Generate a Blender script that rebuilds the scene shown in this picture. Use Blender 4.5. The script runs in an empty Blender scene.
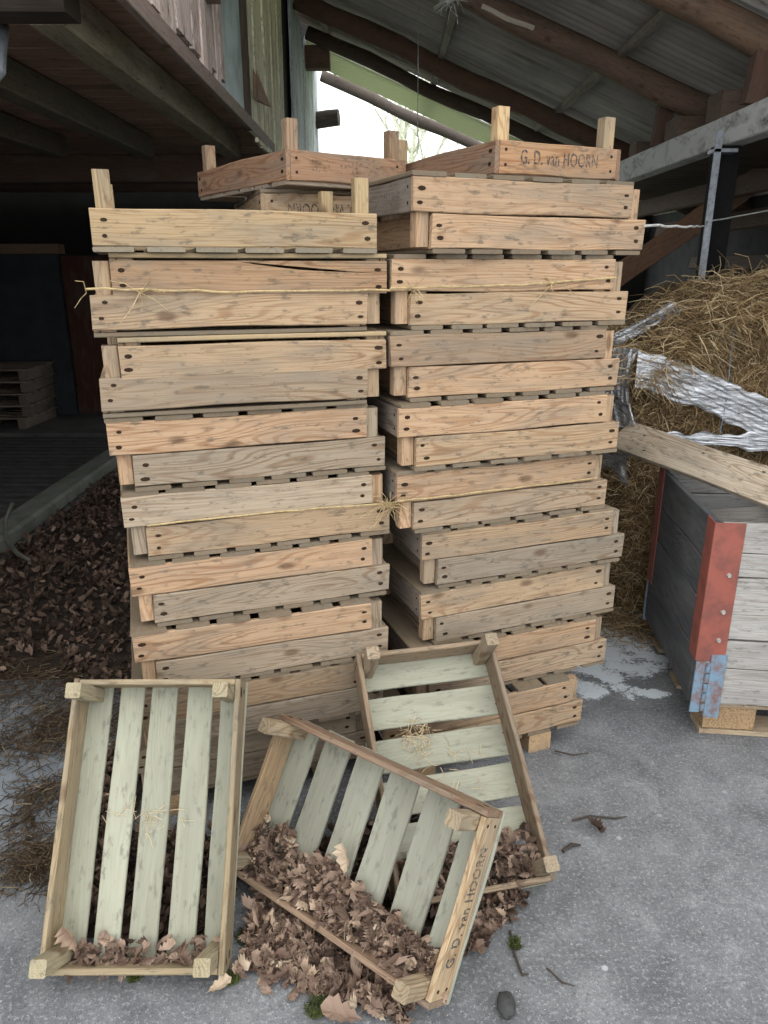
import bpy, math, random
import numpy as np
from mathutils import Matrix, Vector, Euler, noise as mnoise
RND = random.Random(7)
sc = bpy.context.scene
COL = sc.collection
R = math.radians

# ------------------------------------------------------------------ camera, sky, exposure
cam_d = bpy.data.cameras.new('camera'); cam = bpy.data.objects.new('camera', cam_d); COL.objects.link(cam)
cam.location = (0, 0, 1.68); cam.rotation_euler = (R(90 - 18.3), 0, 0)
cam_d.sensor_fit = 'VERTICAL'; cam_d.sensor_height = 24; cam_d.lens = 740 / 1024 * 24
cam_d.clip_start = .05; cam_d.clip_end = 300
sc.camera = cam
sc.view_settings.view_transform = 'Standard'; sc.view_settings.look = 'None'
sc.view_settings.gamma = 1; sc.view_settings.use_curve_mapping = False
sc.view_settings.exposure = 1.15

world = bpy.data.worlds.new('overcast_sky'); sc.world = world; world.use_nodes = True
wn = world.node_tree.nodes; wl = world.node_tree.links; wn.clear()
w_out = wn.new('ShaderNodeOutputWorld'); w_bg = wn.new('ShaderNodeBackground')
w_tc = wn.new('ShaderNodeTexCoord'); w_sep = wn.new('ShaderNodeSeparateXYZ'); w_rmp = wn.new('ShaderNodeValToRGB')
wl.new(w_tc.outputs['Generated'], w_sep.inputs[0]); wl.new(w_sep.outputs['Z'], w_rmp.inputs[0])
w_rmp.color_ramp.elements[0].position = 0.0; w_rmp.color_ramp.elements[0].color = (.80, .83, .86, 1)
w_rmp.color_ramp.elements[1].position = 0.7; w_rmp.color_ramp.elements[1].color = (1.0, 1.0, 1.0, 1)
wl.new(w_rmp.outputs[0], w_bg.inputs[0]); w_bg.inputs[1].default_value = 1.25
wl.new(w_bg.outputs[0], w_out.inputs[0])

# ------------------------------------------------------------------ node helpers and materials
class NT:
    def __init__(s, name):
        s.m = bpy.data.materials.new(name); s.m.use_nodes = True
        s.t = s.m.node_tree; s.t.nodes.clear()
        s.out = s.n('ShaderNodeOutputMaterial'); s.b = s.n('ShaderNodeBsdfPrincipled')
        s.l(s.b.outputs[0], s.out.inputs[0])
    def n(s, t): return s.t.nodes.new(t)
    def l(s, a, b): s.t.links.new(a, b)
    def put(s, sock, v):
        if isinstance(v, bpy.types.NodeSocket): s.l(v, sock)
        elif isinstance(v, (tuple, list)) and len(v) == 3 and len(sock.default_value) == 4: sock.default_value = (*v, 1)
        else: sock.default_value = v
    def math(s, op, a, b=0.0, c=None):
        n = s.n('ShaderNodeMath'); n.operation = op
        s.put(n.inputs[0], a); s.put(n.inputs[1], b)
        if c is not None: s.put(n.inputs[2], c)
        return n.outputs[0]
    def vmath(s, op, a, b=(0, 0, 0)):
        n = s.n('ShaderNodeVectorMath'); n.operation = op
        s.put(n.inputs[0], a); s.put(n.inputs[1], b)
        return n.outputs['Value'] if op in ('DISTANCE', 'LENGTH') else n.outputs[0]
    def mix(s, f, a, b, mode='MIX'):
        n = s.n('ShaderNodeMix'); n.data_type = 'RGBA'; n.blend_type = mode
        s.put(n.inputs[0], f); s.put(n.inputs[6], a); s.put(n.inputs[7], b)
        return n.outputs[2]
    def noise(s, vec, scale=1, detail=3, rough=.5, dist=0):
        n = s.n('ShaderNodeTexNoise'); s.put(n.inputs['Vector'], vec)
        n.inputs['Scale'].default_value = scale; n.inputs['Detail'].default_value = detail
        n.inputs['Roughness'].default_value = rough; n.inputs['Distortion'].default_value = dist
        return n.outputs[0]
    def ramp(s, f, stops):
        n = s.n('ShaderNodeValToRGB'); s.put(n.inputs[0], f); e = n.color_ramp.elements
        while len(e) < len(stops): e.new(.5)
        for q, (p, c) in zip(e, stops):
            q.position = p; q.color = (*c, 1) if len(c) == 3 else c
        return n.outputs[0]
    def attr(s, name, out='Fac'):
        n = s.n('ShaderNodeAttribute'); n.attribute_name = name; return n.outputs[out]
    def sstep(s, v, a, b):
        n = s.n('ShaderNodeMapRange'); n.interpolation_type = 'SMOOTHSTEP'
        s.put(n.inputs[0], v); n.inputs[1].default_value = a; n.inputs[2].default_value = b
        return n.outputs[0]
    def bump(s, h, strength=.3, dist=.01):
        n = s.n('ShaderNodeBump'); n.inputs['Strength'].default_value = strength; n.inputs['Distance'].default_value = dist
        s.l(h, n.inputs['Height']); s.l(n.outputs[0], s.b.inputs['Normal'])

def wood(name, ring=.6, grey=(.20, .175, .14), dirt=.55, rough=.8, knots=True, freq=1.0, fibre=.6):
    """Timber: its own colour is the object's colour; grain runs along the board axis kept in 'gc'."""
    t = NT(name)
    oi = t.n('ShaderNodeObjectInfo')
    gc = t.attr('gc', 'Vector'); sd = t.attr('seed', 'Fac')
    off = t.n('ShaderNodeCombineXYZ')
    t.l(t.math('MULTIPLY', sd, 37.0), off.inputs[0]); t.l(t.math('MULTIPLY', oi.outputs['Random'], 23.0), off.inputs[1])
    t.l(t.math('MULTIPLY', sd, 11.0), off.inputs[2])
    p1 = t.vmath('ADD', t.vmath('MULTIPLY', gc, (1.5 * freq, 13.0 * freq, 13.0 * freq)), off.outputs[0])
    n1 = t.noise(p1, 1.0, 1.0, .35)
    rings = t.math('SINE', t.math('MULTIPLY', n1, 120.0))
    rings = t.math('MULTIPLY', t.sstep(rings, .1, 1.0), t.sstep(t.noise(t.vmath('MULTIPLY', p1, (.6, .35, .35)), 1.7, 2), .30, .62))
    p2 = t.vmath('ADD', t.vmath('MULTIPLY', gc, (7.0, 260.0, 260.0)), off.outputs[0])
    fib = t.noise(p2, 1.0, 3.0, .6)
    p3 = t.vmath('ADD', t.vmath('MULTIPLY', gc, (3.0, 12.0, 12.0)), off.outputs[0])
    blot = t.noise(p3, 1.0, 4.0, .6, .4)
    base = oi.outputs['Color']
    tone = t.math('ADD', t.math('MULTIPLY', t.noise(off.outputs[0], 5.0, 0), .5), .75)
    tv = t.n('ShaderNodeCombineColor')
    for i in range(3): t.l(tone, tv.inputs[i])
    c = t.mix(1.0, base, tv.outputs[0], 'MULTIPLY')
    c = t.mix(t.math('MULTIPLY', rings, ring), c, t.mix(1.0, c, (.55, .38, .27), 'MULTIPLY'))
    c = t.mix(t.math('MULTIPLY', t.sstep(fib, .42, .72), fibre), c, t.mix(1.0, c, (.5, .43, .36), 'MULTIPLY'))
    c = t.mix(t.math('MULTIPLY', t.sstep(blot, .42, .72), dirt), c, grey)
    stain = t.noise(t.vmath('ADD', t.vmath('MULTIPLY', gc, (22.0, 60.0, 60.0)), off.outputs[0]), 1.0, 4, .65)
    c = t.mix(t.math('MULTIPLY', t.sstep(stain, .54, .70), dirt * 1.15), c, tuple(x * .45 for x in grey))
    if knots:
        vo = t.n('ShaderNodeTexVoronoi'); vo.inputs['Scale'].default_value = 1.0
        p4 = t.vmath('ADD', t.vmath('MULTIPLY', gc, (4.2, 9.5, 3.0)), off.outputs[0])
        t.l(p4, vo.inputs['Vector'])
        k = t.math('SUBTRACT', 1.0, t.sstep(vo.outputs['Distance'], .05, .16))
        c = t.mix(t.math('MULTIPLY', k, .7), c, (.10, .055, .03))
    t.l(c, t.b.inputs['Base Color']); t.b.inputs['Roughness'].default_value = rough
    t.b.inputs['Specular IOR Level'].default_value = .25
    t.bump(t.math('ADD', t.math('MULTIPLY', fib, .7), t.math('MULTIPLY', rings, .3)), .35, .002)
    return t.m
M_WOOD = wood('pine_boards')
M_SLAT = wood('weathered_slats', ring=.12, grey=(.185, .175, .145), dirt=.4, knots=False, fibre=.22)
M_BEAM = wood('old_beams', ring=.22, grey=(.10, .085, .07), dirt=.5, freq=.5)
M_GREY = wood('silvered_boards', ring=.35, grey=(.20, .19, .18), dirt=.45, freq=.8)
M_WEATHER = wood('weathered_cladding', ring=.55, grey=(.16, .14, .13), dirt=.5, freq=1.1, fibre=.75)

def plain(name, col, rough=.6, metal=0, var=.25, scale=20, col2=None, bump=0):
    t = NT(name); tc = t.n('ShaderNodeTexCoord')
    n = t.noise(tc.outputs['Object'], scale, 5, .65)
    c2 = col2 or tuple(x * (1 - var * 1.6) for x in col)
    t.l(t.mix(t.sstep(n, .38, .68), col, c2), t.b.inputs['Base Color'])
    t.b.inputs['Roughness'].default_value = rough; t.b.inputs['Metallic'].default_value = metal
    if bump: t.bump(n, bump, .01)
    return t.m
M_NAIL = plain('rusty_nails', (.05, .032, .022), 1.0); M_NAIL.node_tree.nodes['Principled BSDF'].inputs['Specular IOR Level'].default_value = 0
def ink(name, lo, hi):
    t = NT(name); g = t.n('ShaderNodeNewGeometry'); t.b.inputs['Base Color'].default_value = (.07, .08, .09, 1); t.b.inputs['Roughness'].default_value = .9
    t.l(t.math('MULTIPLY', t.sstep(t.noise(g.outputs['Position'], 130, 4, .7), lo, hi), .8), t.b.inputs['Alpha'])
    return t.m
M_INK = ink('stencil_ink', .36, .66); M_INK_FAINT = ink('faded_stencil_ink', .50, .80)
M_RED = plain('red_painted_steel', (.30, .085, .06), .6, col2=(.19, .065, .05), scale=14, bump=.1)
M_BLUE = plain('blue_painted_hinge', (.17, .28, .38), .5, col2=(.20, .10, .07), scale=28, bump=.1)
M_GALV = plain('galvanised_steel', (.42, .45, .49), .5, .6, scale=30)
M_BLACK = plain('black_steel', (.008, .008, .008), .95)
M_ZINC = plain('pale_bolts', (.5, .5, .46), .45, .4)
M_TWINE = plain('straw_twine', (.52, .39, .2), .9, scale=60)
M_CORD = plain('white_cord', (.6, .6, .57), .8)
M_CHIP = plain('pressed_chip_block', (.45, .31, .17), .9, col2=(.25, .15, .08), scale=130, bump=.5)
M_MOSS = plain('moss', (.075, .095, .02), .95, scale=60)
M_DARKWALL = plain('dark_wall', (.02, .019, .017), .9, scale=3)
M_GREYWALL = plain('grey_blocks', (.045, .046, .048), .9, scale=5)
M_KERB = plain('kerb_concrete', (.22, .23, .20), .9, col2=(.13, .15, .11), scale=6, bump=.3)
M_GRATE = plain('grating_concrete', (.085, .08, .08), .9, scale=8)
M_PANEL = plain('pale_sheet', (.60, .72, .72), .6, scale=3)
M_BARK = plain('bark', (.15, .14, .11), .9)
M_TWIG = plain('twig_bark', (.06, .045, .035), .9)
M_GRASS = plain('meadow', (.16, .2, .09), .95, scale=2)
M_STONE = plain('dark_stone', (.05, .05, .05), .8, scale=40, bump=.4)
M_HOSE = plain('grey_hose', (.12, .12, .095), .6)

def ramp_attr(name, stops, rough=.85, trans=0):
    t = NT(name)
    c = t.ramp(t.attr('seed'), stops)
    tc = t.n('ShaderNodeTexCoord')
    c = t.mix(t.math('MULTIPLY', t.noise(tc.outputs['Object'], 90, 3), .35), c, (.03, .02, .015))
    t.l(c, t.b.inputs['Base Color']); t.b.inputs['Roughness'].default_value = rough
    t.b.inputs['Specular IOR Level'].default_value = .3
    return t.m
M_LEAF = ramp_attr('dry_oak_leaves', [(0, (.06, .038, .028)), (.3, (.19, .125, .092)), (.55, (.35, .25, .19)), (.8, (.48, .35, .255)), (1, (.64, .52, .38))])
M_STRAW = ramp_attr('straw', [(0, (.10, .06, .03)), (.35, (.28, .185, .09)), (.7, (.50, .36, .185)), (1, (.74, .60, .38))])
M_LITTER = ramp_attr('straw_litter', [(0, (.05, .035, .02)), (.6, (.14, .095, .055)), (1, (.36, .29, .18))])
M_MOULD = plain('leaf_mould', (.035, .024, .017), .95, scale=25, bump=.6)

def concrete():
    t = NT('concrete_floor'); g = t.n('ShaderNodeNewGeometry'); P = g.outputs['Position']
    big = t.noise(P, .9, 5, .6); mid = t.noise(P, 6, 6, .7, .6); fine = t.noise(P, 90, 4, .7); sp = t.noise(P, 240, 2, .8)
    c = t.ramp(mid, [(.25, (.095, .100, .106)), (.5, (.175, .182, .19)), (.78, (.295, .303, .312))])
    c = t.mix(t.math('MULTIPLY', t.sstep(big, .42, .66), .7), c, (.085, .089, .095))
    c = t.mix(t.math('MULTIPLY', t.sstep(t.noise(P, 2.6, 6, .7, .5), .52, .72), .5), c, (.25, .258, .268))
    c = t.mix(t.math('MULTIPLY', t.sstep(fine, .50, .66), .6), c, (.36, .37, .37))
    c = t.mix(t.math('MULTIPLY', t.sstep(t.noise(P, 60, 5, .75), .53, .66), .6), c, (.07, .073, .078))
    c = t.mix(t.math('MULTIPLY', t.sstep(sp, .56, .7), .8), c, (.05, .052, .055))
    c = t.mix(t.math('MULTIPLY', t.sstep(t.noise(P, 150, 2, .6), .66, .72), .8), c, (.6, .6, .58))
    # lime spill and small white drips
    def blob(cx, cy, r, sx=1, sy=1):
        d = t.vmath('LENGTH', t.vmath('MULTIPLY', t.vmath('SUBTRACT', P, (cx, cy, 0)), (1 / (r * sx), 1 / (r * sy), 0)))
        return t.math('SUBTRACT', 1.0, t.sstep(d, .25, 1.0))
    m = blob(1.05, 3.05, .44, .8, 1.1)
    for b in ((.98, 2.83, .13), (1.10, 2.68, .10, 1.6, .7), (.90, 2.90, .20), (1.2, 2.95, .18), (1.02, 2.70, .12), (.75, 2.62, .12), (.85, 2.72, .16)):
        m = t.math('MAXIMUM', m, blob(*b))
    n2 = t.math('ADD', t.math('MULTIPLY', t.noise(P, 11, 4, .65), .55), t.math('MULTIPLY', t.noise(P, 75, 5, .8), .45))
    m = t.sstep(t.math('ADD', t.math('MULTIPLY', m, .30), n2), .70, .78)
    c = t.mix(t.math('MULTIPLY', m, .92), c, (.72, .78, .83))
    ps = blob(-1.45, 2.15, .75, .9, 1.1)
    m3 = t.sstep(t.math('ADD', t.math('MULTIPLY', ps, .4), t.noise(P, 9, 6, .75)), .62, .82)
    c = t.mix(t.math('MULTIPLY', m3, .6), c, (.30, .345, .385))
    vo = t.n('ShaderNodeTexVoronoi'); vo.inputs['Scale'].default_value = 9; t.l(P, vo.inputs['Vector'])
    dr = t.math('MULTIPLY', t.math('SUBTRACT', 1.0, t.sstep(vo.outputs['Distance'], .05, .10)), t.sstep(t.noise(P, 2.2, 3), .50, .62))
    c = t.mix(t.math('MULTIPLY', dr, .6), c, (.5, .53, .55))
    t.l(c, t.b.inputs['Base Color']); t.b.inputs['Roughness'].default_value = .85
    t.b.inputs['Specular IOR Level'].default_value = .3
    t.bump(t.math('ADD', mid, t.math('MULTIPLY', fine, .7)), .5, .012)
    return t.m
M_FLOOR = concrete()

def roofmat():
    t = NT('fibre_cement_sheet'); g = t.n('ShaderNodeNewGeometry'); P = g.outputs['Position']
    n = t.math('ADD', t.math('MULTIPLY', t.noise(t.vmath('MULTIPLY', P, (.5, 11, .5)), 1, 4, .7), .6), t.math('MULTIPLY', t.noise(P, 1.3, 5, .7), .4))
    c = t.ramp(n, [(.36, (.26, .25, .23)), (.5, (.56, .535, .48)), (.64, (.74, .71, .63))])
    t.l(c, t.b.inputs['Base Color']); t.b.inputs['Roughness'].default_value = .9
    return t.m
M_ROOF = roofmat()
def clearmat():
    t = NT('green_translucent_sheet')
    t.b.inputs['Base Color'].default_value = (.56, .60, .44, 1); t.b.inputs['Roughness'].default_value = .5
    tr = t.n('ShaderNodeBsdfTranslucent'); tr.inputs[0].default_value = (.50, .54, .38, 1)
    mx = t.n('ShaderNodeMixShader'); mx.inputs[0].default_value = .55
    t.l(t.b.outputs[0], mx.inputs[1]); t.l(tr.outputs[0], mx.inputs[2]); t.l(mx.outputs[0], t.out.inputs[0])
    return t.m
M_CLEAR = clearmat()
def wrapmat():
    t = NT('silver_net_wrap'); tc = t.n('ShaderNodeTexCoord')
    n = t.noise(t.vmath('MULTIPLY', tc.outputs['Object'], (6, 6, 60)), 1, 5, .7, 1.0)
    t.l(t.ramp(n, [(.3, (.35, .37, .40)), (.7, (.85, .87, .90))]), t.b.inputs['Base Color'])
    t.b.inputs['Roughness'].default_value = .2; t.b.inputs['Metallic'].default_value = .55
    t.l(t.ramp(n, [(.35, (.55, .55, .55)), (.6, (.95, .95, .95))]), t.b.inputs['Alpha'])
    t.bump(n, .5, .012)
    return t.m
M_WRAP = wrapmat()

# ------------------------------------------------------------------ mesh builder
class MB:
    def __init__(s): s.v = []; s.f = []; s.mi = []; s.gc = []; s.sd = []
    def add(s, verts, faces, mat=0, gc=None, seed=None):
        b = len(s.v); sd = RND.random() if seed is None else seed
        s.v += [tuple(p) for p in verts]; s.f += [tuple(i + b for i in q) for q in faces]
        s.mi += [mat] * len(faces)
        s.gc += [tuple(p) for p in (gc if gc is not None else verts)]; s.sd += [sd] * len(verts)
    def board(s, M, L, W, T, mat=0, seed=None, cham=.0025, nseg=5, warp=.0012, skew=0.0):
        """plank of length L (x), width W (y), thickness T (z) centred on matrix M"""
        c = min(cham, T * .3, W * .3); w, h = W / 2, T / 2
        prof = [(-w + c, -h), (w - c, -h), (w, -h + c), (w, h - c), (w - c, h), (-w + c, h), (-w, h - c), (-w, -h + c)]
        vs, gs, fs = [], [], []
        ph = RND.random() * 9
        for i in range(nseg + 1):
            u = i / nseg; x = -L / 2 + L * u
            dy = warp * math.sin(u * 7 + ph); dz = warp * .6 * math.cos(u * 5 + ph)
            k = 1 + .03 * math.sin(u * 9 + ph * 3) * (warp > 0)
            for (y, z) in prof:
                xx = x + (skew * y if i in (0, nseg) else 0)
                vs.append(M @ Vector((xx, y * k + dy, z + dz))); gs.append((x, y, z))
        for i in range(nseg):
            for j in range(8):
                a, b_ = i * 8 + j, i * 8 + (j + 1) % 8
                fs.append((a, a + 8, b_ + 8, b_))
        fs.append(tuple(range(8))); fs.append(tuple(nseg * 8 + j for j in reversed(range(8))))
        s.add(vs, fs, mat, gs, seed)
    def box(s, x0, x1, y0, y1, z0, z1, mat=0, seed=None, cham=.003, axis=None, warp=0.0, nseg=2):
        d = (x1 - x0, y1 - y0, z1 - z0); c = Vector(((x0 + x1) / 2, (y0 + y1) / 2, (z0 + z1) / 2))
        order = sorted(range(3), key=lambda i: -d[i])
        if axis is not None: order = [axis] + [i for i in order if i != axis]
        A = Matrix.Identity(4)
        e = [Vector((1, 0, 0)), Vector((0, 1, 0)), Vector((0, 0, 1))]
        a, b_ = e[order[0]], e[order[1]]; cc = a.cross(b_)
        for r in range(3):
            A[r][0] = a[r]; A[r][1] = b_[r]; A[r][2] = cc[r]; A[r][3] = c[r]
        s.board(A, d[order[0]], d[order[1]], d[order[2]], mat, seed, cham, nseg, warp)
    def tube(s, pts, rad, n=8, mat=0, seed=None, cap=True):
        pts = [Vector(p) for p in pts]; m = len(pts)
        rads = rad if isinstance(rad, (list, tuple)) else [rad] * m
        vs, gs, fs = [], [], []; L = 0
        up = Vector((.13, .21, .97))
        for i, p in enumerate(pts):
            t = (pts[min(i + 1, m - 1)] - pts[max(i - 1, 0)]).normalized()
            if abs(t.dot(up)) > .95: up = Vector((.97, .1, .2))
            a = t.cross(up).normalized(); b_ = t.cross(a)
            if i: L += (p - pts[i - 1]).length
            for j in range(n):
                an = 2 * math.pi * j / n
                vs.append(p + (a * math.cos(an) + b_ * math.sin(an)) * rads[i])
                gs.append((L, rads[i] * math.cos(an), rads[i] * math.sin(an)))
        for i in range(m - 1):
            for j in range(n):
                a0, b0 = i * n + j, i * n + (j + 1) % n
                fs.append((a0, b0, b0 + n, a0 + n))
        if cap and n > 2:
            fs.append(tuple(reversed(range(n)))); fs.append(tuple((m - 1) * n + j for j in range(n)))
        s.add(vs, fs, mat, gs, seed)
    def disc(s, c, nrm, rx, ry, ax, mat=0, h=.0012):
        nrm = Vector(nrm); ax = Vector(ax); ay = nrm.cross(ax); c = Vector(c)
        vs = [c + ax * rx * math.cos(k * math.pi / 4) + ay * ry * math.sin(k * math.pi / 4) for k in range(8)]
        vs += [v * 1.0 + nrm * h for v in vs]
        fs = [(k, (k + 1) % 8, 8 + (k + 1) % 8, 8 + k) for k in range(8)] + [tuple(range(8, 16))]
        s.add(vs, fs, mat)
    def mesh(s, name, mats, smooth=False):
        me = bpy.data.meshes.new(name); me.from_pydata(s.v, [], s.f)
        for m in mats: me.materials.append(m)
        me.polygons.foreach_set('material_index', s.mi)
        if smooth: me.polygons.foreach_set('use_smooth', [True] * len(s.f))
        a = me.attributes.new('gc', 'FLOAT_VECTOR', 'POINT'); a.data.foreach_set('vector', np.array(s.gc, dtype=np.float32).ravel())
        a = me.attributes.new('seed', 'FLOAT', 'POINT'); a.data.foreach_set('value', np.array(s.sd, dtype=np.float32))
        me.update(); return me
    def build(s, name, mats, parent=None, color=None, smooth=False, loc=None):
        me = s.mesh(name, mats if isinstance(mats, (list, tuple)) else [mats], smooth)
        return link(name, me, parent, color, loc)
def link(name, me, parent=None, color=None, loc=None):
    o = bpy.data.objects.new(name, me); COL.objects.link(o)
    if parent: o.parent = parent
    if color: o.color = (*color, 1)
    if loc: o.location = loc
    return o
def thing(name, label, cat, loc=(0, 0, 0), rot=(0, 0, 0), group=None):
    o = bpy.data.objects.new(name, None); COL.objects.link(o); o.empty_display_size = .05
    o.location = loc; o.rotation_euler = rot
    return tag(o, label, cat, group)
def tag(o, label=None, cat=None, group=None, kind=None):
    if label: o['label'] = label
    if cat: o['category'] = cat
    if group: o['group'] = group
    if kind: o['kind'] = kind
    return o
def struct(o, label=None, cat=None): return tag(o, label, cat, None, 'structure')
def align(p0, p1, nrm):
    """matrix at the middle of p0-p1: x along it, z towards nrm"""
    p0, p1 = Vector(p0), Vector(p1); x = (p1 - p0).normalized(); z = Vector(nrm); z = (z - x * z.dot(x)).normalized(); y = z.cross(x)
    A = Matrix.Identity(4); c = (p0 + p1) / 2
    for r in range(3): A[r][0] = x[r]; A[r][1] = y[r]; A[r][2] = z[r]; A[r][3] = c[r]
    return A, (p1 - p0).length

# ------------------------------------------------------------------ the setting: floor, walls, roof
b = MB(); b.box(-9, 9, -9, 11.2, -.2, 0, cham=0); struct(b.build('floor', M_FLOOR), 'grey stained concrete floor', 'floor')
b = MB(); b.box(-60, 60, 11.2, 90, -.3, -.08, cham=0); struct(b.build('ground_outside', M_GRASS), 'meadow beyond the open back of the shed', 'ground')

def corrugated(x0, x1, y0, y1, zf, pitch=.095, amp=.018, thick=.006, nx=2, mb=None):
    mb = mb or MB(); n = int((y1 - y0) / pitch * 8); vs, fs = [], []
    for lay in (0, thick):
        for i in range(n + 1):
            y = y0 + (y1 - y0) * i / n
            for j in range(nx):
                x = x0 + (x1 - x0) * j / (nx - 1)
                vs.append((x, y, zf(x) + amp * math.cos(2 * math.pi * y / pitch) + lay))
    N = (n + 1) * nx
    for i in range(n):
        for j in range(nx - 1):
            a = i * nx + j; fs.append((a, a + 1, a + nx + 1, a + nx)); fs.append((N + a, N + a + nx, N + a + nx + 1, N + a + 1))
    for j in (0, nx - 1):
        for i in range(n):
            a = i * nx + j; q = (a, a + nx, N + a + nx, N + a); fs.append(q if j else q[::-1])
    mb.add(vs, fs); return mb
def roof_z(x): return 3.68 - .41 * x
RY0 = 2.3
rz = lambda x: roof_z(x) + .15
mb = corrugated(-7.4, 3.9, RY0, 4.7, rz); corrugated(-7.4, -.9, 4.7, 6.6, rz, mb=mb); corrugated(.12, 3.9, 4.7, 6.6, rz, mb=mb); corrugated(-7.4, 3.9, 6.6, 9.2, rz, mb=mb); struct(mb.build('ceiling', M_ROOF, smooth=True), 'dark corrugated roof sheets sloping down to the right', 'roof')
mb = corrugated(1.62, 3.9, 9.2, 10.9, lambda x: roof_z(x) + .15); struct(mb.build('ceiling', M_ROOF, smooth=True), 'roof sheets over the far right corner', 'roof')
mb = corrugated(-.9, 1.6, 9.15, 10.15, lambda x: roof_z(x) - .02); struct(mb.build('translucent_roof_sheet', M_CLEAR, smooth=True), 'greenish see-through corrugated roof strip at the open end', 'roof sheet')
mb = corrugated(-.9, .12, 4.7, 6.6, rz); struct(mb.build('translucent_roof_sheet', M_CLEAR, smooth=True), 'added see-through roof sheet, out of view, over the plank wall', 'roof sheet')  # unseen sheet, put in to let light down onto the plank wall
RAFT = [(2.9, 'nearest'), (4.57, ''), (5.9, ''), (7.9, ''), (8.9, ''), (10.72, '')]
raft_lab = [None, 'brown pole rafter at the top right, nearest the camera', 'brown pole rafter with a pale strip, above the right stack', 'reddish pole rafter behind the one with the pale strip',
            'dark pole rafter where the greenish roof strip begins', 'thin end rafter seen against the white sky']
for k, (y, _) in enumerate(RAFT):
    if k == 0: continue
    mb = MB(); r = .085 if k < 4 else .07
    pts = [(-.8 + 4.4 * i / 14, y + .03 * math.sin(i * .9 + k), roof_z(-.8 + 4.4 * i / 14) - .0 + .012 * math.sin(i * 1.7 + k)) for i in range(15)]
    mb.tube(pts, [r * (1 + .06 * math.sin(i * 2.1 + k)) for i in range(15)], 12)
    o = mb.build('roof_rafter', M_BEAM, None, [(0, 0, 0), (.26, .17, .115), (.27, .18, .13), (.20, .115, .08), (.10, .07, .05), (.12, .10, .085)][k], smooth=True)
    struct(o, raft_lab[k], 'rafter')
    if k == 2:   # thin pale strip set on the rafter
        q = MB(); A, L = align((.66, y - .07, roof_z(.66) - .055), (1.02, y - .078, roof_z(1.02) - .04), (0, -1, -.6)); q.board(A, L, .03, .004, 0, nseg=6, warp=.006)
        tag(q.build('pale_strip', M_SLAT, o, (.75, .68, .55)), 'pale strip along the rafter')
for x, lab in ((-.6, 'dark roof batten nearest the plank wall'), (.53, 'grey roof batten above the gap between the stacks'), (1.65, 'grey roof batten crossing the rafters above the right stack'), (2.78, 'dark roof batten over the whitewashed beam')):
    mb = MB(); mb.box(x - .03, x + .03, 2, 10.6, roof_z(x) + .055, roof_z(x) + .11, nseg=8)
    struct(mb.build('roof_batten', M_BEAM, None, (.42, .39, .34)), lab, 'batten')

# left: hay loft
mb = MB(); y = 2.3
while y < 10.6:
    w = RND.uniform(.15, .19); x = -7.0
    mb.box(-7.0, -.87, y, y + w - .008, 2.62, 2.645 + RND.uniform(0, .006), warp=.001, nseg=8); y += w
struct(mb.build('loft_floor', M_BEAM, None, (.44, .28, .21)), 'dark plank underside of the hay loft', 'loft floor')
lob = ['loft beam with a mossy grey underside, nearest the plank wall', 'second loft beam from the plank wall, with a pale scuff', 'third loft beam from the plank wall', 'loft beam at the left edge of the picture', 'dark loft beam at the far left']
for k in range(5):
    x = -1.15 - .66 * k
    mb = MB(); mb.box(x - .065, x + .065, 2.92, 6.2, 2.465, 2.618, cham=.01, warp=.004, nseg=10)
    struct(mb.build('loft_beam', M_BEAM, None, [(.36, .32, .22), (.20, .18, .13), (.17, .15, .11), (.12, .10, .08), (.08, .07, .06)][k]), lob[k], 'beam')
mb = MB(); mb.box(-7.0, -1.03, 2.77, 2.915, 2.47, 2.618, cham=.008, warp=.003, nseg=10); struct(mb.build('loft_cross_beam', M_BEAM, None, (.06, .045, .035)), 'dark beam across the front of the loft, top left corner', 'beam')
mb = MB(); mb.box(-7.0, -.86, 6.21, 6.36, 2.30, 2.50, cham=.008, warp=.003, nseg=10); struct(mb.build('loft_cross_beam', M_BEAM, None, (.075, .045, .03)), 'brown beam across the back of the loft', 'beam')
mb = MB(); mb.box(-.866, -.83, 2.3, 6.2, 2.5, 2.57, warp=.002, nseg=10); struct(mb.build('trim_1', M_GREY, None, (.34, .26, .22)), 'edge board along the loft floor under the plank wall', 'edge board')
def planks_y(y0, y1, z0, z1fn, x, w0, w1, th=.022):
    mb = MB(); y = y0
    while y < y1 - .03:
        w = min(RND.uniform(w0, w1), y1 - y); zz = z0 + RND.uniform(-.03, .03); zt = z1fn()
        xo = RND.uniform(0, .012)
        A, L = align((x + xo, y + w / 2, zz), (x + xo, y + w / 2 + RND.uniform(-.01, .01), zt), (1, 0, 0)); mb.board(A, L, w - .012, th, nseg=8, warp=.006)
        y += w
    return mb
mb = planks_y(2.3, 4.42, 2.575, lambda: 4.0, -.85, .09, .15); struct(mb.build('wall_left', M_WEATHER, None, (.85, .72, .66)), 'weathered vertical boards standing on the loft edge', 'wall')
mb = MB(); mb.box(-.868, -.852, 4.44, 5.06, 2.52, 4.0); struct(mb.build('wall_panel', M_PANEL), 'pale blue-green sheet let into the plank wall', 'wall panel')
mb = MB(); mb.box(-.88, -.83, 5.08, 5.2, 2.5, 4.0, cham=.006, nseg=6); struct(mb.build('trim_2', M_BEAM, None, (.10, .075, .055)), 'dark upright beside the pale sheet', 'post')
mb = planks_y(5.22, 7.0, 2.48, lambda: 4.0, -.85, .16, .26); struct(mb.build('wall_left', M_WEATHER, None, (.95, .92, .70)), 'pale yellowish vertical boards above the top crates', 'wall')
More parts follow.
